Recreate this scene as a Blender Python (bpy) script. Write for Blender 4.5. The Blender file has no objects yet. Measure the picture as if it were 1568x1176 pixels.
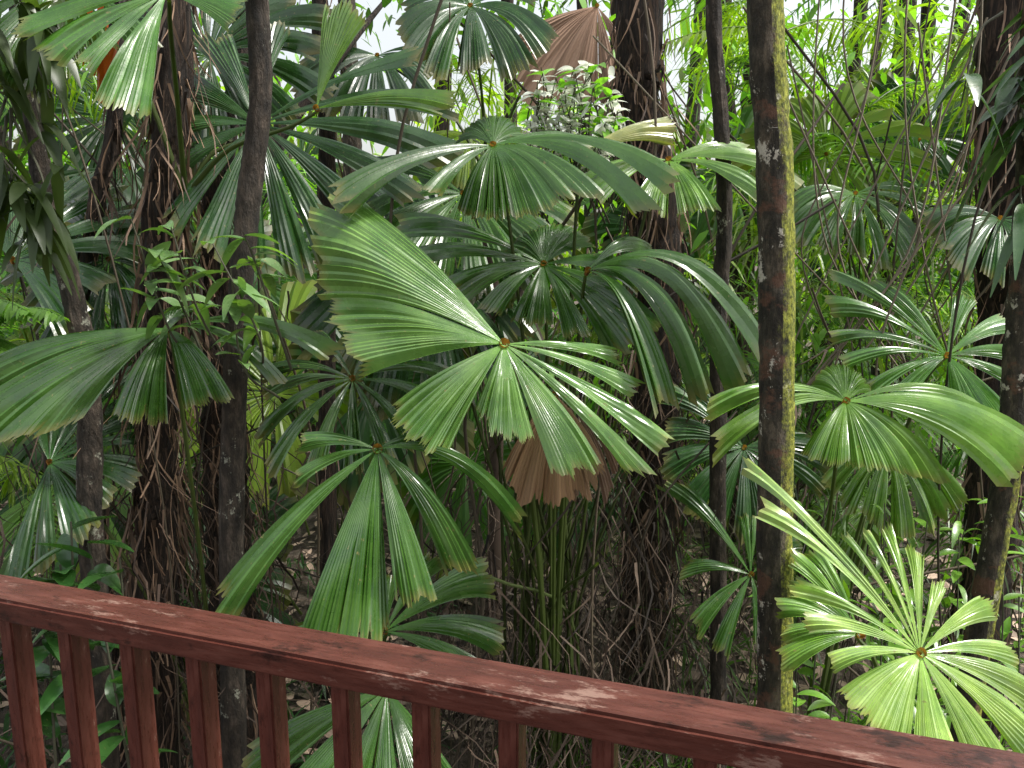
import bpy, math, random
import numpy as np
from mathutils import Vector
R = np.random.default_rng(7)
random.seed(7)
scene = bpy.context.scene
EYE = 3.0

# ------------------------------------------------------------ world / light
SUN_EL, SUN_AZ = math.radians(57), math.radians(94)   # azimuth clockwise from +Y
w = bpy.data.worlds.new("World"); scene.world = w; w.use_nodes = True
nt = w.node_tree; bg = nt.nodes["Background"]
sky = nt.nodes.new("ShaderNodeTexSky"); sky.sky_type = 'NISHITA'; sky.sun_disc = False
sky.sun_elevation = SUN_EL; sky.sun_rotation = SUN_AZ
sky.air_density = 1.4; sky.dust_density = 4.0; sky.ozone_density = 0.3
hs = nt.nodes.new("ShaderNodeHueSaturation"); hs.inputs["Saturation"].default_value = .3; hs.inputs["Value"].default_value = 1.75
nt.links.new(sky.outputs[0], hs.inputs["Color"]); nt.links.new(hs.outputs[0], bg.inputs[0]); bg.inputs[1].default_value = 0.15
sd = Vector((math.sin(SUN_AZ)*math.cos(SUN_EL), math.cos(SUN_AZ)*math.cos(SUN_EL), math.sin(SUN_EL)))
sl = bpy.data.lights.new("sun", 'SUN'); sl.energy = 5.0; sl.angle = math.radians(8); sl.color = (1, .97, .9)
so = bpy.data.objects.new("sun", sl); scene.collection.objects.link(so)
so.rotation_euler = (-sd).to_track_quat('-Z', 'Y').to_euler()
scene.view_settings.view_transform = 'Standard'; scene.view_settings.look = 'None'; scene.view_settings.exposure = 0

cam = bpy.data.cameras.new("camera"); co = bpy.data.objects.new("camera", cam); scene.collection.objects.link(co)
co.location = (0, 0, EYE); co.rotation_euler = (math.radians(80), 0, 0)
cam.sensor_width = 36; cam.lens = 28; cam.clip_start = .02; cam.clip_end = 1000
scene.camera = co

# ------------------------------------------------------------ materials
def newmat(name):
    m = bpy.data.materials.new(name); m.use_nodes = True
    nt = m.node_tree; return m, nt, nt.nodes["Principled BSDF"], nt.nodes["Material Output"]
def noise(nt, scale, detail=4, vec=None, rough=.6):
    n = nt.nodes.new("ShaderNodeTexNoise"); n.inputs["Scale"].default_value = scale
    n.inputs["Detail"].default_value = detail; n.inputs["Roughness"].default_value = rough
    if vec is not None: nt.links.new(vec, n.inputs["Vector"])
    return n.outputs["Fac"]
def ramp(nt, fac, stops):
    r = nt.nodes.new("ShaderNodeValToRGB"); nt.links.new(fac, r.inputs[0]); e = r.color_ramp.elements
    while len(e) < len(stops): e.new(.5)
    for k, (p, c) in enumerate(stops):
        e[k].position = p; e[k].color = (*c, 1) if len(c) == 3 else c
    return r.outputs[0]
def mixc(nt, fac, a, b, mode='MIX'):
    m = nt.nodes.new("ShaderNodeMix"); m.data_type = 'RGBA'; m.blend_type = mode
    for s, v in ((m.inputs[0], fac), (m.inputs[6], a), (m.inputs[7], b)):
        if hasattr(v, "links"): nt.links.new(v, s)
        elif isinstance(v, (int, float)): s.default_value = v
        else: s.default_value = (*v, 1)
    return m.outputs[2]
def coords(nt, scale=(1, 1, 1)):
    t = nt.nodes.new("ShaderNodeTexCoord"); mp = nt.nodes.new("ShaderNodeMapping"); mp.inputs["Scale"].default_value = scale
    nt.links.new(t.outputs["Object"], mp.inputs[0]); return mp.outputs[0]
def bump(nt, h, strength, dist, bsdf):
    b = nt.nodes.new("ShaderNodeBump"); b.inputs["Strength"].default_value = strength; b.inputs["Distance"].default_value = dist
    nt.links.new(h, b.inputs["Height"]); nt.links.new(b.outputs[0], bsdf.inputs["Normal"])

def leafmat(name, rough, transl, fine=True, ior=1.5, tcol=(1.8, 2.1, .5)):
    m, nt, p, out = newmat(name)
    at = nt.nodes.new("ShaderNodeAttribute"); at.attribute_name = "tint"
    c = at.outputs["Color"]; p.inputs["Roughness"].default_value = rough; p.inputs["IOR"].default_value = ior
    if fine:
        v = coords(nt); n1 = noise(nt, 9, 3, v)
        c = mixc(nt, 1.0, c, ramp(nt, n1, [(.3, (.66, .74, .70)), (.7, (1.32, 1.2, 1.05))]), 'MULTIPLY')
        n2 = noise(nt, 48, 2, v)
        c = mixc(nt, ramp(nt, n2, [(.68, (0, 0, 0)), (.73, (.6, .6, .6))]), c, (.24, .2, .08))
        nt.links.new(ramp(nt, n1, [(.3, (rough*.65,)*3), (.7, (rough*1.4,)*3)]), p.inputs["Roughness"])
        bump(nt, n2, .2, .004, p)
    nt.links.new(c, p.inputs["Base Color"])
    if transl > 0:
        tr = nt.nodes.new("ShaderNodeBsdfTranslucent"); mx = nt.nodes.new("ShaderNodeMixShader"); mx.inputs[0].default_value = transl
        nt.links.new(mixc(nt, 1.0, c, tcol, 'MULTIPLY'), tr.inputs[0])
        nt.links.new(p.outputs[0], mx.inputs[1]); nt.links.new(tr.outputs[0], mx.inputs[2]); nt.links.new(mx.outputs[0], out.inputs[0])
    return m
M_FAN = leafmat("fan_leaf", .26, .22, True, 1.72)
M_LEAF = leafmat("soft_leaf", .36, .4, False)
M_DEAD = leafmat("dead_leaf", .75, 0, False)
M_PALE = leafmat("pale_petal", .6, .4, False, 1.45, (1, 1, .95))

def barkmat(name, dark, mid, light, patch=None, moss=False, vscale=(1, 1, .35), lich=.62):
    m, nt, p, out = newmat(name)
    v = coords(nt, vscale)
    c = ramp(nt, noise(nt, 22, 5, v, .7), [(.36, dark), (.52, mid), (.66, light)])
    v2 = coords(nt, (1, 1, .8))
    if moss:
        c = mixc(nt, ramp(nt, noise(nt, 5.3, 5, coords(nt, (1, 1, 1.3)), .7), [(.54, (0, 0, 0)), (.60, (.7, .7, .7))]), c, (.16, .075, .042))
    if patch:
        c = mixc(nt, ramp(nt, noise(nt, 9, 6, v2, .75), [(lich, (0, 0, 0)), (lich+.03, (1, 1, 1))]), c, patch)
    if moss:
        g = nt.nodes.new("ShaderNodeNewGeometry"); s = nt.nodes.new("ShaderNodeSeparateXYZ"); nt.links.new(g.outputs["Normal"], s.inputs[0])
        a = nt.nodes.new("ShaderNodeMath"); a.operation = 'MULTIPLY_ADD'; nt.links.new(s.outputs[0], a.inputs[0]); a.inputs[1].default_value = .36
        nt.links.new(noise(nt, 10, 6, v2, .85), a.inputs[2])
        c = mixc(nt, ramp(nt, a.outputs[0], [(.53, (0, 0, 0)), (.68, (1, 1, 1))]), c, ramp(nt, noise(nt, 70, 3, v2), [(.35, (.07, .09, .012)), (.65, (.36, .38, .045))]))
    nt.links.new(c, p.inputs["Base Color"]); p.inputs["Roughness"].default_value = .85
    bump(nt, noise(nt, 45, 6, v, .7), 1, .03, p)
    return m
M_MOSSY = barkmat("mossy_bark", (.014, .012, .007), (.048, .04, .025), (.15, .12, .08), (.62, .58, .47), True, lich=.58)
M_BARK = barkmat("lichen_bark", (.014, .011, .008), (.045, .034, .024), (.12, .09, .068), (.34, .34, .27), lich=.605)
M_FIB = barkmat("fibrous_bark", (.008, .006, .004), (.036, .022, .014), (.12, .075, .05), None, vscale=(3, 3, .25))

m, nt_, p, o = newmat("forest_soil"); v = coords(nt_)
nt_.links.new(ramp(nt_, noise(nt_, 5, 9, v, .75), [(.3, (.02, .014, .009)), (.5, (.07, .05, .035)), (.68, (.25, .2, .165))]), p.inputs["Base Color"])
p.inputs["Roughness"].default_value = .95; bump(nt_, noise(nt_, 30, 8, v, .7), 1, .04, p); M_SOIL = m

m, nt_, p, o = newmat("stained_timber"); v = coords(nt_, (1.6, 12, 12))
base = ramp(nt_, noise(nt_, 6, 8, v, .6), [(.3, (.046, .013, .009)), (.5, (.075, .021, .014)), (.7, (.12, .040, .028))])
worn = ramp(nt_, noise(nt_, 5, 9, coords(nt_, (1, 3, 3)), .8), [(.575, (0, 0, 0)), (.63, (.7, .7, .7))])
dark = ramp(nt_, noise(nt_, 9, 6, coords(nt_, (1, 2, 2)), .7), [(.36, (.25, .22, .2)), (.44, (1, 1, 1))])
nt_.links.new(mixc(nt_, 1.0, mixc(nt_, worn, base, (.26, .165, .13)), dark, 'MULTIPLY'), p.inputs["Base Color"])
nt_.links.new(ramp(nt_, noise(nt_, 12, 5, v), [(.3, (.2,)*3), (.7, (.42,)*3)]), p.inputs["Roughness"])
bump(nt_, noise(nt_, 20, 8, v, .7), .25, .004, p); M_WOOD = m

# ------------------------------------------------------------ mesh builder
class MB:
    def __init__(s): s.v = []; s.f = []; s.m = []; s.t = []; s.n = 0
    def strips(s, P, mat, tint):
        K, r, c, _ = P.shape
        idx = np.arange(K*r*c).reshape(K, r, c) + s.n
        q = np.stack([idx[:, :-1, :-1], idx[:, :-1, 1:], idx[:, 1:, 1:], idx[:, 1:, :-1]], -1).reshape(-1, 4)
        t = np.asarray(tint, float)
        if t.ndim == 1: t = np.broadcast_to(t, (K, r, c, 3))
        elif t.ndim == 2: t = np.broadcast_to(t[:, None, None, :], (K, r, c, 3))
        s.v.append(P.reshape(-1, 3)); s.f.append(q); s.m.append(np.full(len(q), mat)); s.t.append(t.reshape(-1, 3)); s.n += K*r*c
    def build(s, name, mats, smooth=True):
        V = np.concatenate(s.v).astype(np.float32); F = np.concatenate(s.f).astype(np.int32)
        me = bpy.data.meshes.new(name); me.vertices.add(len(V)); me.vertices.foreach_set("co", V.ravel())
        me.loops.add(F.size); me.loops.foreach_set("vertex_index", F.ravel())
        me.polygons.add(len(F)); me.polygons.foreach_set("loop_start", np.arange(0, F.size, 4, dtype=np.int32))
        me.polygons.foreach_set("loop_total", np.full(len(F), 4, dtype=np.int32))
        for mt in mats: me.materials.append(mt)
        me.polygons.foreach_set("material_index", np.concatenate(s.m).astype(np.int32))
        me.polygons.foreach_set("use_smooth", np.full(len(F), smooth))
        me.update(calc_edges=True)
        a = me.attributes.new("tint", 'FLOAT_COLOR', 'POINT')
        T = np.concatenate(s.t); a.data.foreach_set("color", np.concatenate([T, np.ones((len(T), 1))], 1).astype(np.float32).ravel())
        ob = bpy.data.objects.new(name, me); scene.collection.objects.link(ob); return ob

def smooth_path(pts, n):
    p = np.array(pts, float); p = np.vstack([2*p[0]-p[1], p, 2*p[-1]-p[-2]]); k = len(p)-3
    out = []
    for u in np.linspace(0, k-1e-6, n):
        i = int(u); f = u-i; a, b, c, d = p[i:i+4]
        out.append(.5*(2*b+(c-a)*f+(2*a-5*b+4*c-d)*f*f+(3*b-a-3*c+d)*f**3))
    return np.array(out)
def tube(mb, pts, rad, sides=6, n=16, mat=1, tint=(.1, .1, .05), rough=0.0):
    c = smooth_path(pts, n); r = np.interp(np.linspace(0, 1, n), np.linspace(0, 1, len(rad)), rad) if np.ndim(rad) else np.full(n, rad)
    T = np.gradient(c, axis=0); T /= np.linalg.norm(T, axis=1)[:, None]+1e-9
    ref = np.array([1, 0, 0.]) if abs(T[:, 2]).mean() > .6 else np.array([0, 0, 1.])
    A = np.cross(T, ref); A /= np.linalg.norm(A, axis=1)[:, None]+1e-9; B = np.cross(T, A)
    th = np.linspace(0, 2*np.pi, sides+1)
    rr = r[:, None]*np.ones(sides+1)
    if rough:
        nz = R.normal(0, rough, (n, sides)); nz = (nz+np.roll(nz, 1, 0)+np.roll(nz, 1, 1))/2; rr = rr*(1+np.hstack([nz, nz[:, :1]]))
    P = c[:, None]+rr[..., None]*(A[:, None]*np.cos(th)[None, :, None]+B[:, None]*np.sin(th)[None, :, None])
    mb.strips(P[None], mat, tint)
def norm(a): return a/(np.linalg.norm(a, axis=-1, keepdims=True)+1e-9)
def blades(mb, pos, d, L, W, droop, tint, rows=6, mat=0, fold=.25, shape='leaf'):
    N = len(pos); d = norm(d); t = np.linspace(0, 1, rows)
    side = norm(np.cross(d, np.array([0, 0, 1.])) + R.normal(0, .25, (N, 3)))
    up = norm(np.cross(side, d))
    c = pos[:, None]+d[:, None]*(L[:, None]*t)[..., None]
    c[..., 2] -= (droop*L)[:, None]*t**2
    if shape == 'leaf': prof = np.sin(np.pi*np.clip(t*.96+.02, 0, 1)**.8)**.8
    else: prof = np.minimum(1, (1-t)*3+.03)*np.minimum(1, .5+t*3)
    wv = (W[:, None]*.5*prof)[..., None]
    if fold: P = np.stack([c-side[:, None]*wv+up[:, None]*wv*fold, c, c+side[:, None]*wv+up[:, None]*wv*fold], 2)
    else: P = np.stack([c-side[:, None]*wv, c+side[:, None]*wv], 2)
    mb.strips(P, mat, tint)
def ribbons(mb, pos, L, W, tint, mat=0, rows=7, curl=.15, down=1.0):
    N = len(pos); t = np.linspace(0, 1, rows); d = R.normal(0, .28, (N, 3)); d[:, 2] = -down; d = norm(d)
    ph = R.uniform(0, 6.28, (N, 1)); c = pos[:, None]+d[:, None]*(L[:, None]*t)[..., None]
    c[..., 0] += curl*L[:, None]*np.sin(ph+t*4)*t; c[..., 1] += curl*L[:, None]*np.cos(ph+t*3)*t
    a = ph[:, :1]+t*R.uniform(-3, 3, (N, 1)); s = np.stack([np.cos(a), np.sin(a), 0*a], -1)*(W[:, None]*.5*(1-.6*t))[..., None]
    mb.strips(np.stack([c-s, c+s], 2), mat, tint)

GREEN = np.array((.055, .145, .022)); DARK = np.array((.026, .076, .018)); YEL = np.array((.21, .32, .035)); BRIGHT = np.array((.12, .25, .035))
def fan(mb, hub, n, segs, u, tint=GREEN, step=.8, rows=13, arch=.18, mat=0, base=None, pr=.007, widen=1.35):
    hub = np.array(hub, float); nx, ny, nz = n; nv = norm(np.array([nx, ny, nz], float)); t = np.linspace(.015, 1, rows)[:, None]
    for sg in segs:
        prof, ar = (sg if isinstance(sg, tuple) else (sg, arch))
        aa = np.array([q[0] for q in prof], float); rr = np.array([q[1] for q in prof], float)*u
        if aa[-1]-aa[0] < 14: aa = aa.mean()+(aa-aa.mean())*widen
        C = max(5, int((aa[-1]-aa[0])/step)+1); A = np.linspace(aa[0], aa[-1], C); r = np.interp(A, aa, rr)
        cr = np.where(np.arange(C) % 2 == 0, 1., -1.)
        r = r*(1+.014*cr+R.normal(0, .018, C)+.025*np.sin(A*.6+R.uniform(0, 6)))
        if C > 12:
            for q in range(C//12): r[R.integers(1, C-1)] *= R.uniform(.84, .95)
        th = np.radians(A); dx, dz = np.cos(th), np.sin(th); dy = -(nx*dx+nz*dz)/ny
        D = np.stack([dx, dy, dz], -1)
        P = hub+t[..., None]*(r[:, None]*D)[None]
        s = np.linspace(-1, 1, C)
        wd = r*np.radians(step if C > 5 else (aa[-1]-aa[0])/C)
        wid = np.radians(aa[-1]-aa[0])*r.mean()
        off = cr[None]*.24*wd[None]*t**.9 + R.normal(0, .04)*r.mean()*t*(1-t) - (s**2)[None]*min(wid, .3)*.18*t**1.3
        off = off + s[None]*R.normal(0, .10)*wid*t**1.5 + R.normal(0, .025)*r.mean()*t**2
        off = off+.018*r.mean()*np.sin(t*R.uniform(5, 9)+s[None]*R.uniform(1, 3)+R.uniform(0, 6))*t
        P = P+off[..., None]*nv
        P[..., 2] += ar*r[None]*(t-t**2.3)*1.6 - R.uniform(0, .05)*r[None]*t**4
        P[..., 1] -= .25*ar*r[None]*(t-t**2.3)
        S = np.stack([P[:, :-1], P[:, 1:]], 2).transpose(1, 0, 2, 3)
        tt = tint*(1+R.normal(0, .08)); T = np.ones((C-1, rows, 2, 1))*tt
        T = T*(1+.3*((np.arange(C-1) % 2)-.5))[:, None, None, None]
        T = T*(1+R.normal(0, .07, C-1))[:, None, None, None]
        edge = np.clip((t[:, 0]-.965)/.035, 0, 1)[None, :, None, None]*.5
        if mat == 0: T = T*(1-edge)+np.array((.24, .18, .07))*edge
        T = T*(1+1.0*np.exp(-t[:, 0]*14))[None, :, None, None]
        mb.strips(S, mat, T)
    tube(mb, [hub+nv*.012, hub-nv*.02], [pr*1.9, pr*1.2], 8, 4, 2, (.16, .07, .03))
    if base is not None:
        b = np.array(base, float); q = hub-nv*.03
        m1 = hub*.8+b*.2; m1[2] = hub[2]-.06*abs(hub[2]-b[2])-.05; m2 = hub*.35+b*.65; m2[2] = hub[2]*.55+b[2]*.45
        tube(mb, [q, m1, m2, b], [pr, pr*1.1, pr*1.3, pr*1.8], 6, 22, 2, np.array((.08, .11, .03)))

def at(y, kx, kz): return np.array([kx*y, y, EYE+kz*y])
def rs(a0, a1, rad, jag=.12, gap=2.5, wmin=12, wmax=32):
    out = []; a = a0
    while a < a1-5:
        wd = R.uniform(wmin, wmax); b = min(a1, a+wd); r = rad*(1+R.normal(0, jag))
        out.append([(a, r*.97), ((a+b)/2, r*1.03), (b, r*.97)]); a = b+gap*R.uniform(.5, 2)
    return out
FM = [M_FAN, M_DEAD, M_LEAF]

# ------------------------------------------------------------ central fan palm
mb = MB(); base = (.2, 3.55, .3)
fan(mb, at(2.75, -.010, -.125), (.24, -.74, .62), [
    [(137, 350), (142, 366), (149, 360), (155, 315), (160, 286)],
    [(160.6, 272), (169, 254), (178, 222), (187, 200)],
    [(202, 164), (215, 174), (228, 166), (240, 148)],
    [(244, 80), (256, 95), (262, 116), (290, 134)],
    [(293.5, 180), (304, 202), (314, 216)], [(316, 258), (322, 272)], [(326.5, 280), (333, 282)],
    [(338, 215), (344, 220)], [(349, 190), (356, 180)]],
    .00228, np.array((.115, .245, .050)), .62, 18, .10, base=base, pr=.010, widen=1.1)
fan(mb, at(3.2, -.023, .117), (.1, -.62, .78), [
    ([(198, 225), (206, 215)], .2), ([(212, 120), (227, 100)], .2),
    ([(229, 70), (250, 90), (280, 108), (300, 124), (320, 136), (334, 180)], .3),
    ([(336, 215), (342, 250)], .3), ([(345, 262), (350, 282)], .3), [(-6, 150), (4, 150)],
    [(18, 60), (60, 60), (110, 55), (160, 60)]], .0026, GREEN*.85, .9, 16, .25, base=base)
fan(mb, at(3.3, .039, -.0255), (.1, -.65, .65), [
    [(187, 148), (204, 130)], [(208, 110), (226, 90)], [(234, 80), (258, 86), (279, 82)], [(286, 98), (305, 122)],
    [(309, 150), (324, 178)], [(328, 190), (338, 190)], [(163, 235), (170, 240)], [(175, 220), (182, 215)],
    [(20, 90), (60, 70), (100, 60), (150, 70)], [(-14, 150), (2, 150)]], .0027, GREEN*.8, .9, 14, .2, base=base)
fan(mb, at(3.1, .094, -.0335), (.2, -.6, .65), [
    ([(-66, 190), (-54, 202)], .55), ([(-51, 215), (-41, 235)], .6), ([(-40, 255), (-31, 275)], .6), ([(-30, 290), (-22, 285)], .6), ([(-19, 170), (-12, 170)], .4),
    ([(-8, 160), (0, 150)], .3), [(10, 120), (30, 110)]], .00255, GREEN*.8, .8, 16, .4, base=base, widen=1.1)
fan(mb, at(3.5, .19, .10), (0, -.5, .8), [[(-30, 130), (-16, 150)], [(-12, 190), (-2, 190)], [(4, 140), (14, 140)], [(190, 150), (210, 130)], [(220, 90), (255, 90)], [(265, 80), (318, 90)]], .0027, BRIGHT*.9, 1, 12, .2, base=base)
fan(mb, at(3.3, .085, .112), (0, -.7, .5), [[(8, 145), (24, 150)]], .0027, np.array((.30, .32, .13)), .8, 12, .1, base=base)
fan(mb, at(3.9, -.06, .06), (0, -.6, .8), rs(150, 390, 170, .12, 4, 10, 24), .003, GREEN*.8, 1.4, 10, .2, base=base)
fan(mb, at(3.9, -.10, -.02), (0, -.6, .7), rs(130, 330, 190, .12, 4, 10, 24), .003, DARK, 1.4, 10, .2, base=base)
fan(mb, at(3.0, .055, -.19), (0, -.8, .3), [[(234, 130), (247, 156)], [(249, 162), (264, 146)], [(266, 158), (279, 150)], [(281, 136), (290, 150)], [(292, 150), (305, 120)]], .0025, np.array((.27, .155, .085)), 1.1, 10, .2, mat=1, base=base)
fan(mb, at(3.1, .075, -.20), (0, -.8, .3), [[(220, 100), (236, 138)], [(263, 140), (276, 136)], [(290, 155), (298, 136)], [(302, 126), (318, 100)]], .0025, np.array((.17, .10, .065)), 1.1, 10, .3, mat=1, base=base)
for k in range(26):
    x = base[0]+R.normal(0, .10); tube(mb, [(x+R.normal(0, .2), 3.55+R.normal(0, .15), 2.2+R.normal(0, .3)), (x, 3.6+R.normal(0, .06), 1.2), (x, 3.6+R.normal(0, .1), 0)], .008, 5, 10, 2, np.array((.09, .12, .04))*R.uniform(.4, 1.2))
mb.build("fan_palm", FM)

# ------------------------------------------------------------ low centre-left palm
mb = MB(); base = (-.62, 3.3, 0)
fan(mb, at(2.5, -.174, -.262), (.15, -.8, .45), [
    ([(217, 262), (222, 282), (227, 270)], .15), ([(248, 262), (262, 258), (278, 236)], .1), ([(281, 198), (297, 212)], .15),
    ([(304, 196), (315, 222)], .3), ([(331, 245), (338, 240)], .4), ([(346, 150), (353, 140)], .3), [(4, 80), (20, 70)], [(165, 110), (180, 120)], [(190, 120), (200, 120)]],
    .00212, GREEN*.9, .7, 17, .2, base=base, pr=.009, widen=1.15)
fan(mb, at(3.2, -.203, -.17), (0, -.6, .55), [
    [(172, 140), (179, 145)], [(186, 130), (193, 135)], [(202, 140), (211, 150)], [(222, 150), (230, 150)], [(244, 120), (258, 110)], [(270, 110), (286, 110)],
    [(298, 120), (307, 125)], [(318, 130), (325, 130)], [(340, 160), (346, 160)], [(0, 140), (6, 150)], [(20, 100), (28, 100)], [(50, 60), (80, 60)], [(130, 90), (145, 110)]],
    .0027, GREEN*.6, 1, 12, .25, base=base)
fan(mb, at(2.9, -.171, -.515), (0, -.6, .6), [
    [(14, 180), (32, 175)], [(-6, 180), (4, 190)], [(-22, 150), (-14, 170)], [(42, 120), (60, 110)], [(75, 70), (105, 60)], [(140, 100), (165, 130)], [(175, 150), (190, 170)]],
    .0025, GREEN*.8, .9, 12, .2, base=base)
fan(mb, at(2.5, -.171, -.60), (0, -.6, .6), [[(197, 210), (210, 230)], [(216, 220), (236, 200)], [(240, 190), (262, 190)], [(265, 180), (286, 180)], [(290, 180), (322, 170)]], .0022, GREEN*.85, .8, 12, .15, base=base)
mb.build("fan_palm", FM)

# ------------------------------------------------------------ left palms
mb = MB(); base = (-1.45, 3.6, .1)
fan(mb, at(2.95, -.433, -.105), (.15, -.6, .55), [
    ([(188, 245), (196, 265), (202, 262)], .14), ([(202.8, 258), (210, 250), (216, 232)], .15), ([(217, 222), (227, 176), (235, 135)], .2), ([(245, 110), (262, 116), (284, 114)], .3), ([(295, 112), (308, 130), (321, 146)], .3),
    ([(-27, 190), (-22, 195)], .4), ([(-12, 240), (-7, 250)], .3), [(40, 40), (80, 30), (130, 40)]], .00245, GREEN*.85, .8, 15, .25, base=base, widen=1.0)
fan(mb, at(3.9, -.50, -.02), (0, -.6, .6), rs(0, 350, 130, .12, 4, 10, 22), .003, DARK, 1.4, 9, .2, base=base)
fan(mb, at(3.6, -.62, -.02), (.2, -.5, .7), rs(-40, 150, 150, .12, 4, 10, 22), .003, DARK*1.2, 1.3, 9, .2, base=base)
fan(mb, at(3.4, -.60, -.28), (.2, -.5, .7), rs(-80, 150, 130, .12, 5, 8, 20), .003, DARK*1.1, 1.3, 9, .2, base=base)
mb.build("fan_palm", FM)
mb = MB(); base = (-1.42, 3.55, 3.2)
fan(mb, at(2.8, -.405, .29), (.1, -.7, .55), [([(196, 190), (206, 190)], .1), ([(209, 180), (221, 160)], .1), ([(226, 140), (243, 150)], .1), ([(252, 175), (263, 190), (276, 188)], .1), [(-30, 110), (0, 110)], [(20, 150), (80, 150)]],
    .0022, GREEN*1.3, .8, 14, .1, base=base)
fan(mb, at(3.2, -.52, .30), (.1, -.7, .55), rs(190, 330, 150, .1, 2, 14, 26), .0026, GREEN, .9, 12, .15, base=base)
fan(mb, at(3.7, -.3065, .1415), (0, -.8, .45), [
    [(22, 240), (28, 255)], [(6, 280), (13, 280)], [(-11, 270), (-4, 300)], [(-26, 240), (-18, 260)], [(-44, 220), (-35, 230)], [(-60, 210), (-51, 220)], [(-75, 215), (-65, 225)], [(-92, 190), (-82, 200)],
    [(-110, 180), (-99, 190)], [(-133, 170), (-119, 180)], [(-158, 150), (-141, 165)], [(174, 160), (193, 150)], [(142, 170), (164, 170)], [(112, 160), (132, 170)], [(80, 170), (102, 170)]],
    .0031, DARK*1.15, 1.1, 13, .12, base=base, widen=1.35)
fan(mb, at(3.4, -.235, .16), (0, -.9, .2), [[(62, 150), (74, 165), (86, 150)], [(-2, 190), (8, 205)]], .0028, BRIGHT*.9, .9, 12, .1, base=base)
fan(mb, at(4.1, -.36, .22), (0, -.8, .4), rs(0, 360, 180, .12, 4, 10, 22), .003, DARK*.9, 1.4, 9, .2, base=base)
mb.build("fan_palm", FM)

# top centre palms
mb = MB(); base = (-.15, 5.0, 3.4)
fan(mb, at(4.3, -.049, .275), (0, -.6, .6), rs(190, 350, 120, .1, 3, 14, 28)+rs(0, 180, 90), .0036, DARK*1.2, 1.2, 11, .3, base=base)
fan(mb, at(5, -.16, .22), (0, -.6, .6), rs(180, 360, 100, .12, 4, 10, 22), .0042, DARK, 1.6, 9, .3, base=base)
fan(mb, at(4.9, .10, .275), (0, -.9, .2), rs(205, 305, 140, .08, 1.5, 8, 16), .0042, np.array((.38, .24, .165)), 1.6, 9, .15, mat=1, base=base)
fan(mb, at(6.5, -.05, .13), (0, -.8, .3), rs(180, 360, 80), .005, YEL, 1.6, 8, .2, base=base)
tube(mb, [(-.15, 5.0, 0), (-.1, 5.05, 1.8), (-.15, 5.0, 3.5)], .05, 10, 20, 1, (.08, .055, .04), .1)
mb.build("fan_palm", FM)

# ------------------------------------------------------------ right palms
mb = MB(); base = (1.5, 3.7, 0)
fan(mb, at(2.85, .427, -.199), (.15, -.6, .6), [
    [(178, 225), (184, 228)], [(188, 232), (195, 228)], [(213, 90), (234, 95), (251, 80)], [(254, 75), (290, 88), (306, 104), (322, 142), (331, 190)],
    [(333, 240), (341, 285), (350, 300)], [(352, 240), (358, 220)], [(10, 60), (60, 50), (140, 50), (168, 70)]], .0024, BRIGHT, .8, 14, .28, base=base, widen=1.1)
fan(mb, at(3.3, .551, -.140), (0, -.7, .5), [
    [(120, 115), (132, 150)], [(137, 185), (143, 190)], [(151, 180), (157, 175)], [(168, 170), (173, 178)], [(180, 160), (185, 160)], [(196, 130), (203, 135)], [(208, 110), (220, 105)],
    [(260, 78), (280, 90), (300, 105), (316, 120)], [(328, 120), (343, 130)], [(-10, 130), (6, 130)], [(15, 120), (32, 120)], [(48, 110), (68, 100)]],
    .0028, GREEN*1.3, .9, 12, .18, base=base)
fan(mb, at(3.5, .487, -.262), (0, -.7, .5), rs(195, 335, 108, .1, 3, 12, 22), .003, BRIGHT*.9, 1, 11, .35, base=base)
fan(mb, at(3.4, .318, -.434), (0, -.7, .5), [[(127, 150), (137, 180)], [(170, 100), (180, 112)], [(206, 110), (222, 115)], [(229, 110), (244, 110)], [(264, 80), (285, 90)], [(20, 90), (35, 100)], [(70, 80), (95, 80)]], .0029, GREEN*1.1, 1, 11, .2, base=base)
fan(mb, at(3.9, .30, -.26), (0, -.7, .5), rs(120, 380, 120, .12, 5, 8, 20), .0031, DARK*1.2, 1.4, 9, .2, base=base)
fan(mb, at(4.6, .47, -.34), (0, -.7, .5), rs(20, 250, 110, .12, 5, 8, 18), .0035, BRIGHT*.7, 1.4, 9, .2, base=base)
mb.build("fan_palm", FM)
mb = MB(); base = (1.5, 2.4, 0)
fan(mb, at(1.95, .553, -.547), (.15, -.66, .62), [
    [(131, 335), (134.5, 330)], [(137, 300), (141, 285)], [(151, 200), (156, 205)], [(161, 190), (167, 180)], [(174, 150), (181, 140)],
    [(190, 140), (210, 128), (228, 120), (241, 125)], [(247, 150), (262, 175), (278, 185)], [(283, 190), (298, 200), (311, 205)], [(315, 210), (330, 215)], [(334, 200), (345, 190)],
    [(352, 165), (360, 165)], [(12, 160), (22, 158)], [(40, 110), (54, 100)], [(64, 125), (74, 130)], [(84, 150), (91, 155)], [(97, 150), (104, 152)], [(113, 160), (119, 170)]],
    .00172, np.array((.26, .41, .10)), .75, 15, .16, base=base, pr=.007, widen=1.25)
fan(mb, at(2.3, .47, -.52), (0, -.7, .5), rs(110, 200, 130, .1, 5, 8, 14), .0019, BRIGHT, 1, 10, .2, base=base)
mb.build("fan_palm", FM)
mb = MB(); base = (2.9, 4.6, 3.1)
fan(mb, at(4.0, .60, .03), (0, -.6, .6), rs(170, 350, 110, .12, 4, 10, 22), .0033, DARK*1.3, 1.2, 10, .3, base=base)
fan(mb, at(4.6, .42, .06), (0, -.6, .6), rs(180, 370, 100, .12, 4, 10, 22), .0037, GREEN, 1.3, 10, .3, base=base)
mb.build("fan_palm", FM)

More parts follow.
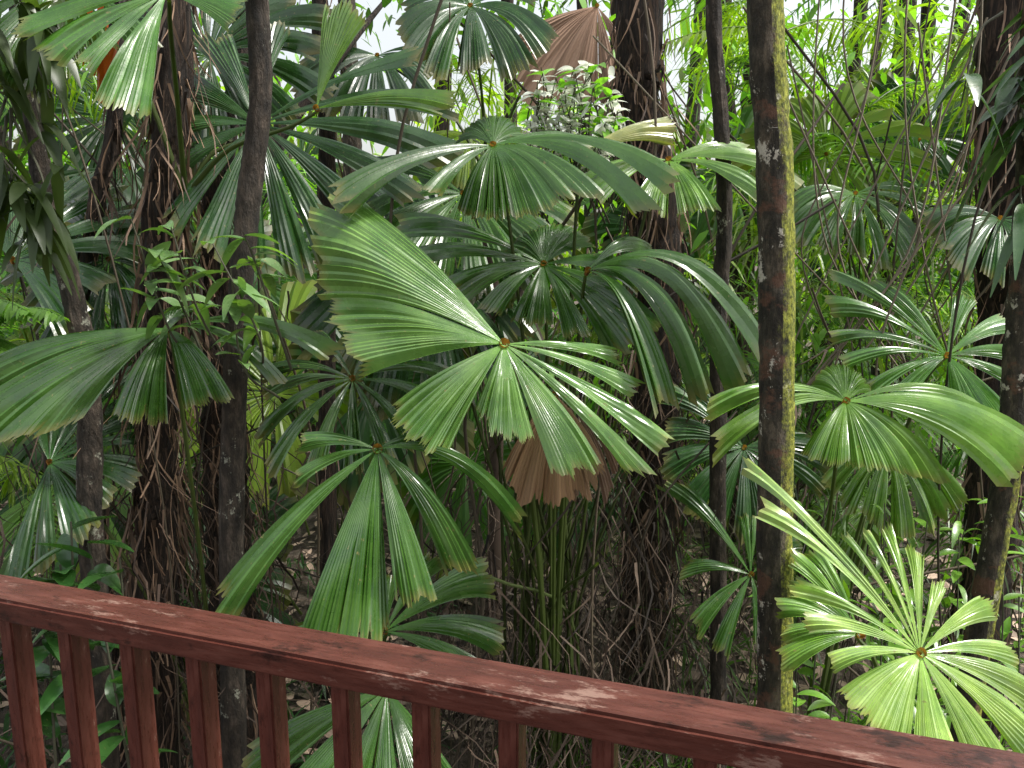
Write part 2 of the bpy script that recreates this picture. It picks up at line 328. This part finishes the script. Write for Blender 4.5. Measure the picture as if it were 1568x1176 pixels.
# ------------------------------------------------------------ background palms
mb = MB()
for k in range(76):
    y = R.uniform(4.8, 11); x = R.uniform(-.75, .75)*y; z = R.uniform(.4, 3.0+.15*y)
    c = [DARK, GREEN, BRIGHT*.8, YEL][R.choice(4, p=[.5, .3, .12, .08])]*R.uniform(.6, 1.2)
    if -.34*y < x < -.24*y and z < 1.6: continue
    if x > .1*y and R.random() < .4: continue
    a = R.uniform(0, 360); fan(mb, (x, y, z), (R.normal(0, .3), -R.uniform(.35, .9), R.uniform(.3, .8)), rs(a, a+R.uniform(200, 350), 1, .12, 4, 12, 28), R.uniform(.4, .7), c, 3, 7, .25, base=(x+R.normal(0, .4), y+.5, max(0, z-1.6)))
mb.build("background_fan_palms", [M_LEAF, M_DEAD, M_LEAF])

# feathery (pinnate) palm fronds and ferns
mb = MB()
def frond(root, dirv, L, ll, w_, col, nl=26, dr=.5):
    root = np.array(root, float); d = norm(np.array(dirv, float)); t = np.linspace(0, 1, 6)[:, None]
    pts = root+d*L*t; pts[:, 2] -= dr*L*(t[:, 0]**2)
    tube(mb, pts, [.007, .003], 5, 14, 0, col*.8)
    c = smooth_path(pts, nl); T = norm(np.gradient(c, axis=0)); S = norm(np.cross(T, np.array([0, 0, 1.])))
    for sgn in (1, -1):
        dd = S*sgn+T*.55+R.normal(0, .08, (nl, 3)); dd[:, 2] -= .15
        LL = ll*np.sin(np.pi*np.linspace(.12, .97, nl))**.6*R.uniform(.9, 1.1, nl)
        blades(mb, c, dd, LL, np.full(nl, w_), R.uniform(.3, .7, nl), col*R.uniform(.7, 1.3, (nl, 1)), 5, 0, 0, 'strap')
for k in range(34):
    y = R.uniform(4.6, 8); kx = [R.uniform(-.74, -.45), R.uniform(.25, .74)][k % 2]; z = EYE+R.uniform(-.35, .34)*y
    for q in range(3):
        frond((kx*y, y, max(z, .4)), (R.normal(0, 1), R.normal(0, 1), R.uniform(.1, 1)), R.uniform(.7, 1.4), R.uniform(.16, .34), R.uniform(.012, .022), [GREEN, BRIGHT, YEL][R.integers(3)]*R.uniform(.6, 1.2), 26, R.uniform(.3, .9))
for k in range(9):
    frond(at(3.4, R.uniform(-.78, -.66), R.uniform(-.16, -.08)), (R.normal(0, .6), -.3, R.uniform(0, .8)), .7, .11, .02, BRIGHT, 30, .5)
mb.build("feather_palms_and_ferns", [M_LEAF])

# ------------------------------------------------------------ tree trunks
def trunk(name, y, ks, rad, mat, rough=.05, shag=0, crown=1):
    mb = MB(); pts = [at(y, *k) for k in ks]
    tube(mb, pts, rad, 22, 90, 0, (.05, .04, .03), rough)
    c = smooth_path(pts, 200)
    if shag:
        r = np.interp(np.linspace(0, 1, 200), np.linspace(0, 1, len(rad)), rad)
        i = R.integers(0, 200, shag); a = R.uniform(0, 6.28, shag)
        P = c[i]+np.stack([np.cos(a), np.sin(a), 0*a], -1)*(r[i]*R.uniform(.95, 1.35, shag))[:, None]
        col = np.array((.22, .14, .09))*R.uniform(.08, 1.4, (shag, 1))
        ribbons(mb, P, R.uniform(.1, .5, shag), R.uniform(.003, .02, shag), col, 1, curl=.08)
    tp = c[0] if c[0][2] > c[-1][2] else c[-1]
    for k in range(3):
        e = tp+np.array([R.normal(0, .8), R.uniform(.8, 2.4), R.uniform(1.2, 2.4)]); tube(mb, [tp-np.array([0, 0, .3]), (tp+e)/2+R.normal(0, .1, 3), e], [rad[0]*.6, rad[0]*.2], 6, 8, 0)
        N = 16; pos = e+R.normal(0, .4, (N, 3)); d = R.normal(0, 1, (N, 3)); blades(mb, pos, d, R.uniform(.12, .25, N), R.uniform(.05, .09, N), R.uniform(.1, .5, N), GREEN*R.uniform(.6, 1.4, (N, 1)), 5, 2)
    return mb.build(name, [mat, M_DEAD, M_LEAF])
trunk("mossy_tree", 2.5, [(.27, 1.3), (.285, .6), (.298, .282), (.318, .1), (.334, -.103), (.345, -.35), (.36, -.62), (.37, -1.2)], [.05, .052, .054, .056, .062], M_MOSSY, .05)
trunk("slender_tree", 3.6, [(.25, 1.1), (.235, .5), (.2365, .282), (.253, .134), (.262, .02), (.26, -.087), (.268, -.3), (.283, -.61), (.29, -.84)], [.03, .034, .04], M_BARK, .07)
trunk("palm_tree", 4.5, [(.14, .9), (.1505, .282), (.150, .17), (.170, .057), (.186, -.08), (.183, -.27), (.18, -.45), (.18, -.68)], [.12, .125, .13, .14], M_FIB, .12, 900)
trunk("slender_tree", 3.0, [(-.30, 1.3), (-.296, .5), (-.299, .282), (-.302, .17), (-.319, .073), (-.334, -.021), (-.354, -.187), (-.373, -.434), (-.40, -1.01)], [.036, .04, .044, .05], M_BARK, .05)
trunk("palm_tree", 3.6, [(-.40, .9), (-.40, .30), (-.423, .0576), (-.4436, -.103), (-.46, -.273), (-.474, -.45), (-.50, -.84)], [.07, .08, .09, .11], M_FIB, .12, 950)
trunk("slender_tree", 3.3, [(-.60, 1.2), (-.579, .282), (-.571, .0576), (-.55, -.06), (-.541, -.187), (-.556, -.407), (-.57, -.93)], [.036, .04, .048, .055], M_BARK, .05)
trunk("slender_tree", 3.9, [(-.44, .9), (-.47, .22), (-.507, .0576), (-.534, -.087), (-.545, -.36), (-.55, -.8)], [.03, .04, .05], M_FIB, .09, 200)
trunk("slender_tree", 3.0, [(.60, 1.2), (.615, .35), (.633, .0576), (.639, -.103), (.6446, -.273), (.631, -.509), (.61, -1.01)], [.045, .048, .05], M_MOSSY, .05)
trunk("palm_tree", 4.2, [(.55, .9), (.58, .282), (.604, .096), (.62, -.087), (.63, -.4), (.63, -.73)], [.11, .13, .14], M_FIB, .12, 700)
trunk("slender_tree", 5.0, [(-.23, .9), (-.226, .282), (-.222, .17), (-.2337, -.103), (-.25, -.61)], [.045, .055], M_FIB, .09, 100)
trunk("palm_tree", 4.1, [(-.36, .1), (-.37, -.15), (-.375, -.45), (-.38, -.75)], [.06, .11, .13], M_FIB, .12, 400)
for k in range(24):
    y = R.uniform(6, 13); x = R.uniform(-.75, .75); l = R.normal(0, .02)
    trunk("background_tree", y, [(x+l*2, .9), (x+l, .3), (x, 0), (x-l*.5, -3/y-.02)], [R.uniform(.04, .08), R.uniform(.07, .14)], [M_FIB, M_BARK][k % 2], .08)

# ------------------------------------------------------------ hanging strips, dead tangle
mb = MB()
def tangle(n, cx, cy, cz, sx, sy, sz, col, L=(.2, .8), W=(.004, .016), curl=.3):
    P = np.array([cx, cy, cz])+R.normal(0, 1, (n, 3))*np.array([sx, sy, sz]); P[:, 2] = np.maximum(P[:, 2], .15)
    ribbons(mb, P, R.uniform(*L, n), R.uniform(*W, n), np.array(col)*R.uniform(.2, 2.4, (n, 1)), 1, curl=curl, down=.7)
tangle(700, .25, 3.9, 1.1, .4, .35, .5, (.05, .035, .025)); tangle(450, 1.0, 4.4, 1.5, .4, .4, .6, (.065, .045, .032)); tangle(100, -.5, 4.0, .6, .4, .4, .4, (.06, .042, .03))
tangle(500, -1.7, 3.9, 1.5, .3, .3, .8, (.065, .042, .03)); tangle(400, -2.6, 4.2, 1.1, .5, .5, .5, (.05, .035, .025)); tangle(250, .4, 3.2, .8, .4, .2, .3, (.06, .04, .028))
mb.build("hanging_dead_fronds", [M_DEAD, M_DEAD])
mb = MB()
for k in range(90):
    x = R.uniform(-2.8, 3.2); y = R.uniform(3.4, 6); h = R.uniform(.8, 4.5); a = R.normal(0, .35)
    tube(mb, [(x, y, 0), (x+a*.5+R.normal(0, .1), y, h*.4), (x+a+R.normal(0, .2), y+R.normal(0, .2), h*.75), (x+a*1.5+R.normal(0, .4), y, h)], R.uniform(.003, .009), 5, 18, 0, np.array((.09, .07, .045))*R.uniform(.3, 1.5))
for k in range(9):
    x = R.uniform(.6, 2.6); y = R.uniform(3.2, 4.5)
    tube(mb, [(x, y, 6), (x+R.normal(0, .2), y, 4), (x+R.normal(0, .4), y, 3), (x+R.normal(0, .4), y, 2.4), (x+R.normal(0, .5), y, 4)], .005, 5, 40, 0, (.16, .13, .09))
mb.build("vines", [M_DEAD])

# ------------------------------------------------------------ strap-leaved thickets
def clumps(mb, centres, nb, L, W, col, rows=5, mat=0, spread=1.0, shape='strap', upb=.6, jit=.06, dr=(.3, 1.3)):
    C = np.repeat(np.array(centres), nb, 0); N = len(C)
    d = R.normal(0, spread, (N, 3)); d[:, 2] = R.uniform(-.2, 1.2, N)*upb
    t = np.repeat(col*R.uniform(.35, 1.3, (len(centres), 1)), nb, 0)*R.uniform(.6, 1.4, (N, 1))
    blades(mb, C+R.normal(0, jit, (N, 3)), d, R.uniform(*L, N), R.uniform(*W, N), R.uniform(*dr, N), t, rows, mat, 0, shape)
mb = MB()
def rc(n, kx0, kx1, y0, y1, kz0, kz1):
    y = R.uniform(y0, y1, n); return np.stack([R.uniform(kx0, kx1, n)*y, y, np.maximum(.15, EYE+R.uniform(kz0, kz1, n)*y)], -1)
clumps(mb, rc(66, .22, .75, 4.4, 8.5, -.15, .30), 32, (.25, .65), (.010, .026), YEL)
clumps(mb, rc(56, .15, .75, 4.2, 7.5, -.6, -.05), 32, (.25, .65), (.009, .024), BRIGHT*.6)
clumps(mb, rc(18, -.1, .2, 5.4, 9, 0, .24), 30, (.25, .6), (.010, .025), YEL)
clumps(mb, rc(24, -.75, -.25, 5, 8, -.1, .28), 30, (.25, .6), (.010, .028), BRIGHT*1.2)
mb.build("climbing_pandanus", [M_LEAF])
mb = MB()
c = rc(42, .02, .36, 3.0, 4.4, -.75, -.5); c[:, 2] = .05
clumps(mb, c, 36, (.3, .8), (.006, .014), BRIGHT*.9, upb=1.6, spread=.5)
c = rc(40, .35, .75, 2.6, 4.5, -.75, -.5); c[:, 2] = .05
clumps(mb, c, 36, (.25, .6), (.008, .02), BRIGHT, upb=1.4, spread=.6)
c = rc(44, -.8, -.1, 4, 7, -.75, -.5); c[:, 2] = .05
clumps(mb, c, 20, (.2, .45), (.01, .03), DARK*1.4, upb=1.4, spread=.6)
mb.build("undergrowth_grass", [M_LEAF])

# ------------------------------------------------------------ far foliage
mb = MB()
def cloud(nc, per, kx, y0, y1, kz0, kz1, col, sz=(.08, .2), sg=.35):
    c = rc(nc, kx[0], kx[1], y0, y1, kz0, kz1); C = np.repeat(c, per, 0); N = len(C)
    pos = C+R.normal(0, sg, (N, 3)); pos[:, 2] = np.maximum(pos[:, 2], .05); L = R.uniform(*sz, N)
    t = np.repeat(col*R.uniform(.3, 1.5, (nc, 1)), per, 0)*R.uniform(.5, 1.5, (N, 1))
    blades(mb, pos, R.normal(0, 1, (N, 3))-np.array([0, 0, .4]), L, L*R.uniform(.25, .5, N), R.uniform(.1, .6, N), t, 4, 0, 0)
cloud(100, 90, (-.8, .8), 8, 14, -.24, .03, GREEN*1.2, (.14, .32), .5)
cloud(46, 80, (-.8, .8), 7, 13, .08, .42, BRIGHT*1.1, (.10, .24), .4)
cloud(34, 80, (.1, .8), 5, 9, -.3, .30, BRIGHT*1.1, (.06, .16), .3)
cloud(90, 90, (-1, 1), 15, 22, -.16, .16, YEL, (.3, .6), .9)
mb.build("background_foliage", [M_LEAF])

# ------------------------------------------------------------ small broadleaf plants
def sprig(mb, root, tip, n, L, W, col, r=.006, spread=.8, droop=.5, mat=0):
    root = np.array(root, float); tip = np.array(tip, float); mid = (root+tip)/2+R.normal(0, .05, 3)
    tube(mb, [root, mid, tip], [r*1.4, r*.6], 6, 12, 1, (.08, .08, .05))
    path = smooth_path([root, mid, tip], 60); i = (60*R.uniform(.45, 1, n)).astype(int).clip(0, 59)
    d = R.normal(0, spread, (n, 3)); d[:, 2] *= .4; d += norm(tip-root)*.4
    blades(mb, path[i], d, R.uniform(.75, 1.2, n)*L, R.uniform(.8, 1.2, n)*W, R.uniform(.2, 1, n)*droop, col*R.uniform(.7, 1.3, (n, 1)), 9, mat, .3)
mb = MB()
for k in range(26):
    a = at(2.8, R.uniform(-.72, -.56), R.uniform(.02, .40)); sprig(mb, a+np.array([-.1, .1, .3]), a+np.array([.03, 0, -.1]), 8, .15, .048, np.array((.055, .085, .028)), .004, .7, 1.3)
mb.build("broadleaf_tree_branch", [M_LEAF, M_DEAD])
mb = MB()
for k in range(9):
    a = at(3.1, R.uniform(-.515, -.485), R.uniform(.14, .21)); blades(mb, np.array([a]), np.array([[.25+R.normal(0, .15), R.normal(0, .2), 1.]]), np.array([.28]), np.array([.028]), np.array([.1]), np.array([[.45, .10, .03]]), 7, 0, .2, 'strap')
mb.build("red_young_leaves", [M_LEAF])
mb = MB()
for kx, kz in ((-.42, .02), (-.47, .035), (-.37, .0), (-.33, .01), (-.35, -.03), (-.44, -.01)):
    a = at(2.7, kx, kz); sprig(mb, a+np.array([.05, .3, -.5]), a, 10, .15, .05, np.array((.15, .27, .10)), .004, .9, .9)
mb.build("understorey_sapling", [M_FAN, M_DEAD])
mb = MB()
for kx, kz in ((-.60, -.42), (-.56, -.39), (-.62, -.45), (-.52, -.41), (-.58, -.36)):
    a = at(2.8, kx, kz); sprig(mb, (a[0]+R.normal(0, .1), a[1], 0), a, 9, .22, .085, DARK*1.6, .006, 1, .6)
mb.build("broadleaf_shrub", [M_FAN, M_DEAD])
mb = MB()
for k in range(34):
    a = at(3.9, R.uniform(.02, .13), R.uniform(.11, .215)); sprig(mb, a+np.array([R.normal(0, .1), .4, -.4]), a, 13, .085, .033, np.array((.85, .86, .8)), .004, .9, .5)
    if k % 2: sprig(mb, a+np.array([R.normal(0, .1), .4, -.4]), a, 5, .12, .04, BRIGHT*1.5, .004, .9, .5, 2)
mb.build("white_flowered_shrub", [M_PALE, M_DEAD, M_LEAF])
mb = MB()
for k in range(13):
    a = at(2.9, R.uniform(.52, .72), R.uniform(-.05, .33)); sprig(mb, a+np.array([.2, .15, .35]), a, 5, .19, .05, np.array((.055, .12, .045)), .004, .6, 1.1)
mb.build("broadleaf_tree_branch", [M_FAN, M_DEAD])
mb = MB()
for k in range(40):
    a = at(R.uniform(2.6, 4.4), R.uniform(.34, .72), R.uniform(-.62, -.3)); a[2] = max(a[2], .3); sprig(mb, (a[0]+R.normal(0, .15), a[1]+.1, 0), a, 12, .13, .04, BRIGHT, .004, .9, .6)
mb.build("broadleaf_shrub", [M_FAN, M_DEAD])

# ------------------------------------------------------------ ground + litter
g = np.concatenate([-np.geomspace(400, 8, 18), np.linspace(-7, 7, 57), np.geomspace(8, 400, 18)])
X, Y = np.meshgrid(g, g+6); Z = .10*np.sin(X*1.3+.5)*np.cos(Y*1.1)+.05*np.sin(X*3.1+Y*2.3)-.05
Z = Z*np.clip(1.5-np.hypot(X, Y-6)/30, 0, 1)
mb = MB(); mb.strips(np.stack([X, Y, Z], -1)[None], 0, (.1, .1, .1)); mb.build("ground", [M_SOIL])
mb = MB(); N = 8000
pos = np.stack([R.uniform(-6, 6, N), R.uniform(2, 14, N), np.zeros(N)], -1); pos[:, 2] = .10*np.sin(pos[:, 0]*1.3+.5)*np.cos(pos[:, 1]*1.1)+.05*np.sin(pos[:, 0]*3.1+pos[:, 1]*2.3)-.03+R.uniform(0, .05, N)
d = R.normal(0, 1, (N, 3)); d[:, 2] *= .2
blades(mb, pos, d, R.uniform(.08, .25, N), R.uniform(.03, .08, N), R.uniform(-.2, .2, N), np.array((.25, .18, .135))*R.uniform(.2, 1.9, (N, 1)), 5, 0)
mb.build("leaf_litter", [M_DEAD])

# ------------------------------------------------------------ railing and deck
def box(name, L, W, H, parent, loc, rot, bev=.004, mat=M_WOOD):
    import bmesh
    bm = bmesh.new(); bmesh.ops.create_cube(bm, size=1)
    for v_ in bm.verts: v_.co = Vector((v_.co.x*L, v_.co.y*W, v_.co.z*H))
    bmesh.ops.bevel(bm, geom=bm.edges[:], offset=bev, segments=2, affect='EDGES')
    me = bpy.data.meshes.new(name); bm.to_mesh(me); bm.free(); me.materials.append(mat)
    ob = bpy.data.objects.new(name, me); scene.collection.objects.link(ob); ob.location = loc; ob.rotation_euler = rot; ob.parent = parent; return ob
ang = math.atan2(-.319, .948)
rail = bpy.data.objects.new("wooden_railing", None); scene.collection.objects.link(rail)
c0 = np.array((-.9606, 1.3497)); dr = np.array((.948, -.319))
def on(s, z): q = c0+dr*s; return (q[0], q[1], z)
box("top_rail", 5, .085, .042, rail, on(.8, EYE-.6-.021), (0, 0, ang), .005)
box("bottom_rail", 5, .06, .045, rail, on(.8, EYE-1.5), (0, 0, ang), .004)
for k in range(-12, 24):
    s = .078+.1337*k
    box("baluster", .86, .040, .030, rail, on(s, EYE-.642-.431), (0, math.radians(90), ang), .003)
deck = bpy.data.objects.new("wooden_deck", None); scene.collection.objects.link(deck)
nrm = np.array((.319, .948))
for k in range(16):
    q = c0+dr*.8-nrm*(-.02+.145*k); box("deck_board", 5, .14, .03, deck, (q[0], q[1], EYE-1.62), (0, 0, ang), .003)
for s in (-1.4, .8, 3.0):
    box("deck_post", 1.4, .1, .1, deck, (on(s, 0)[0], on(s, 0)[1], .66), (0, math.radians(90), ang), .004)
print("done")
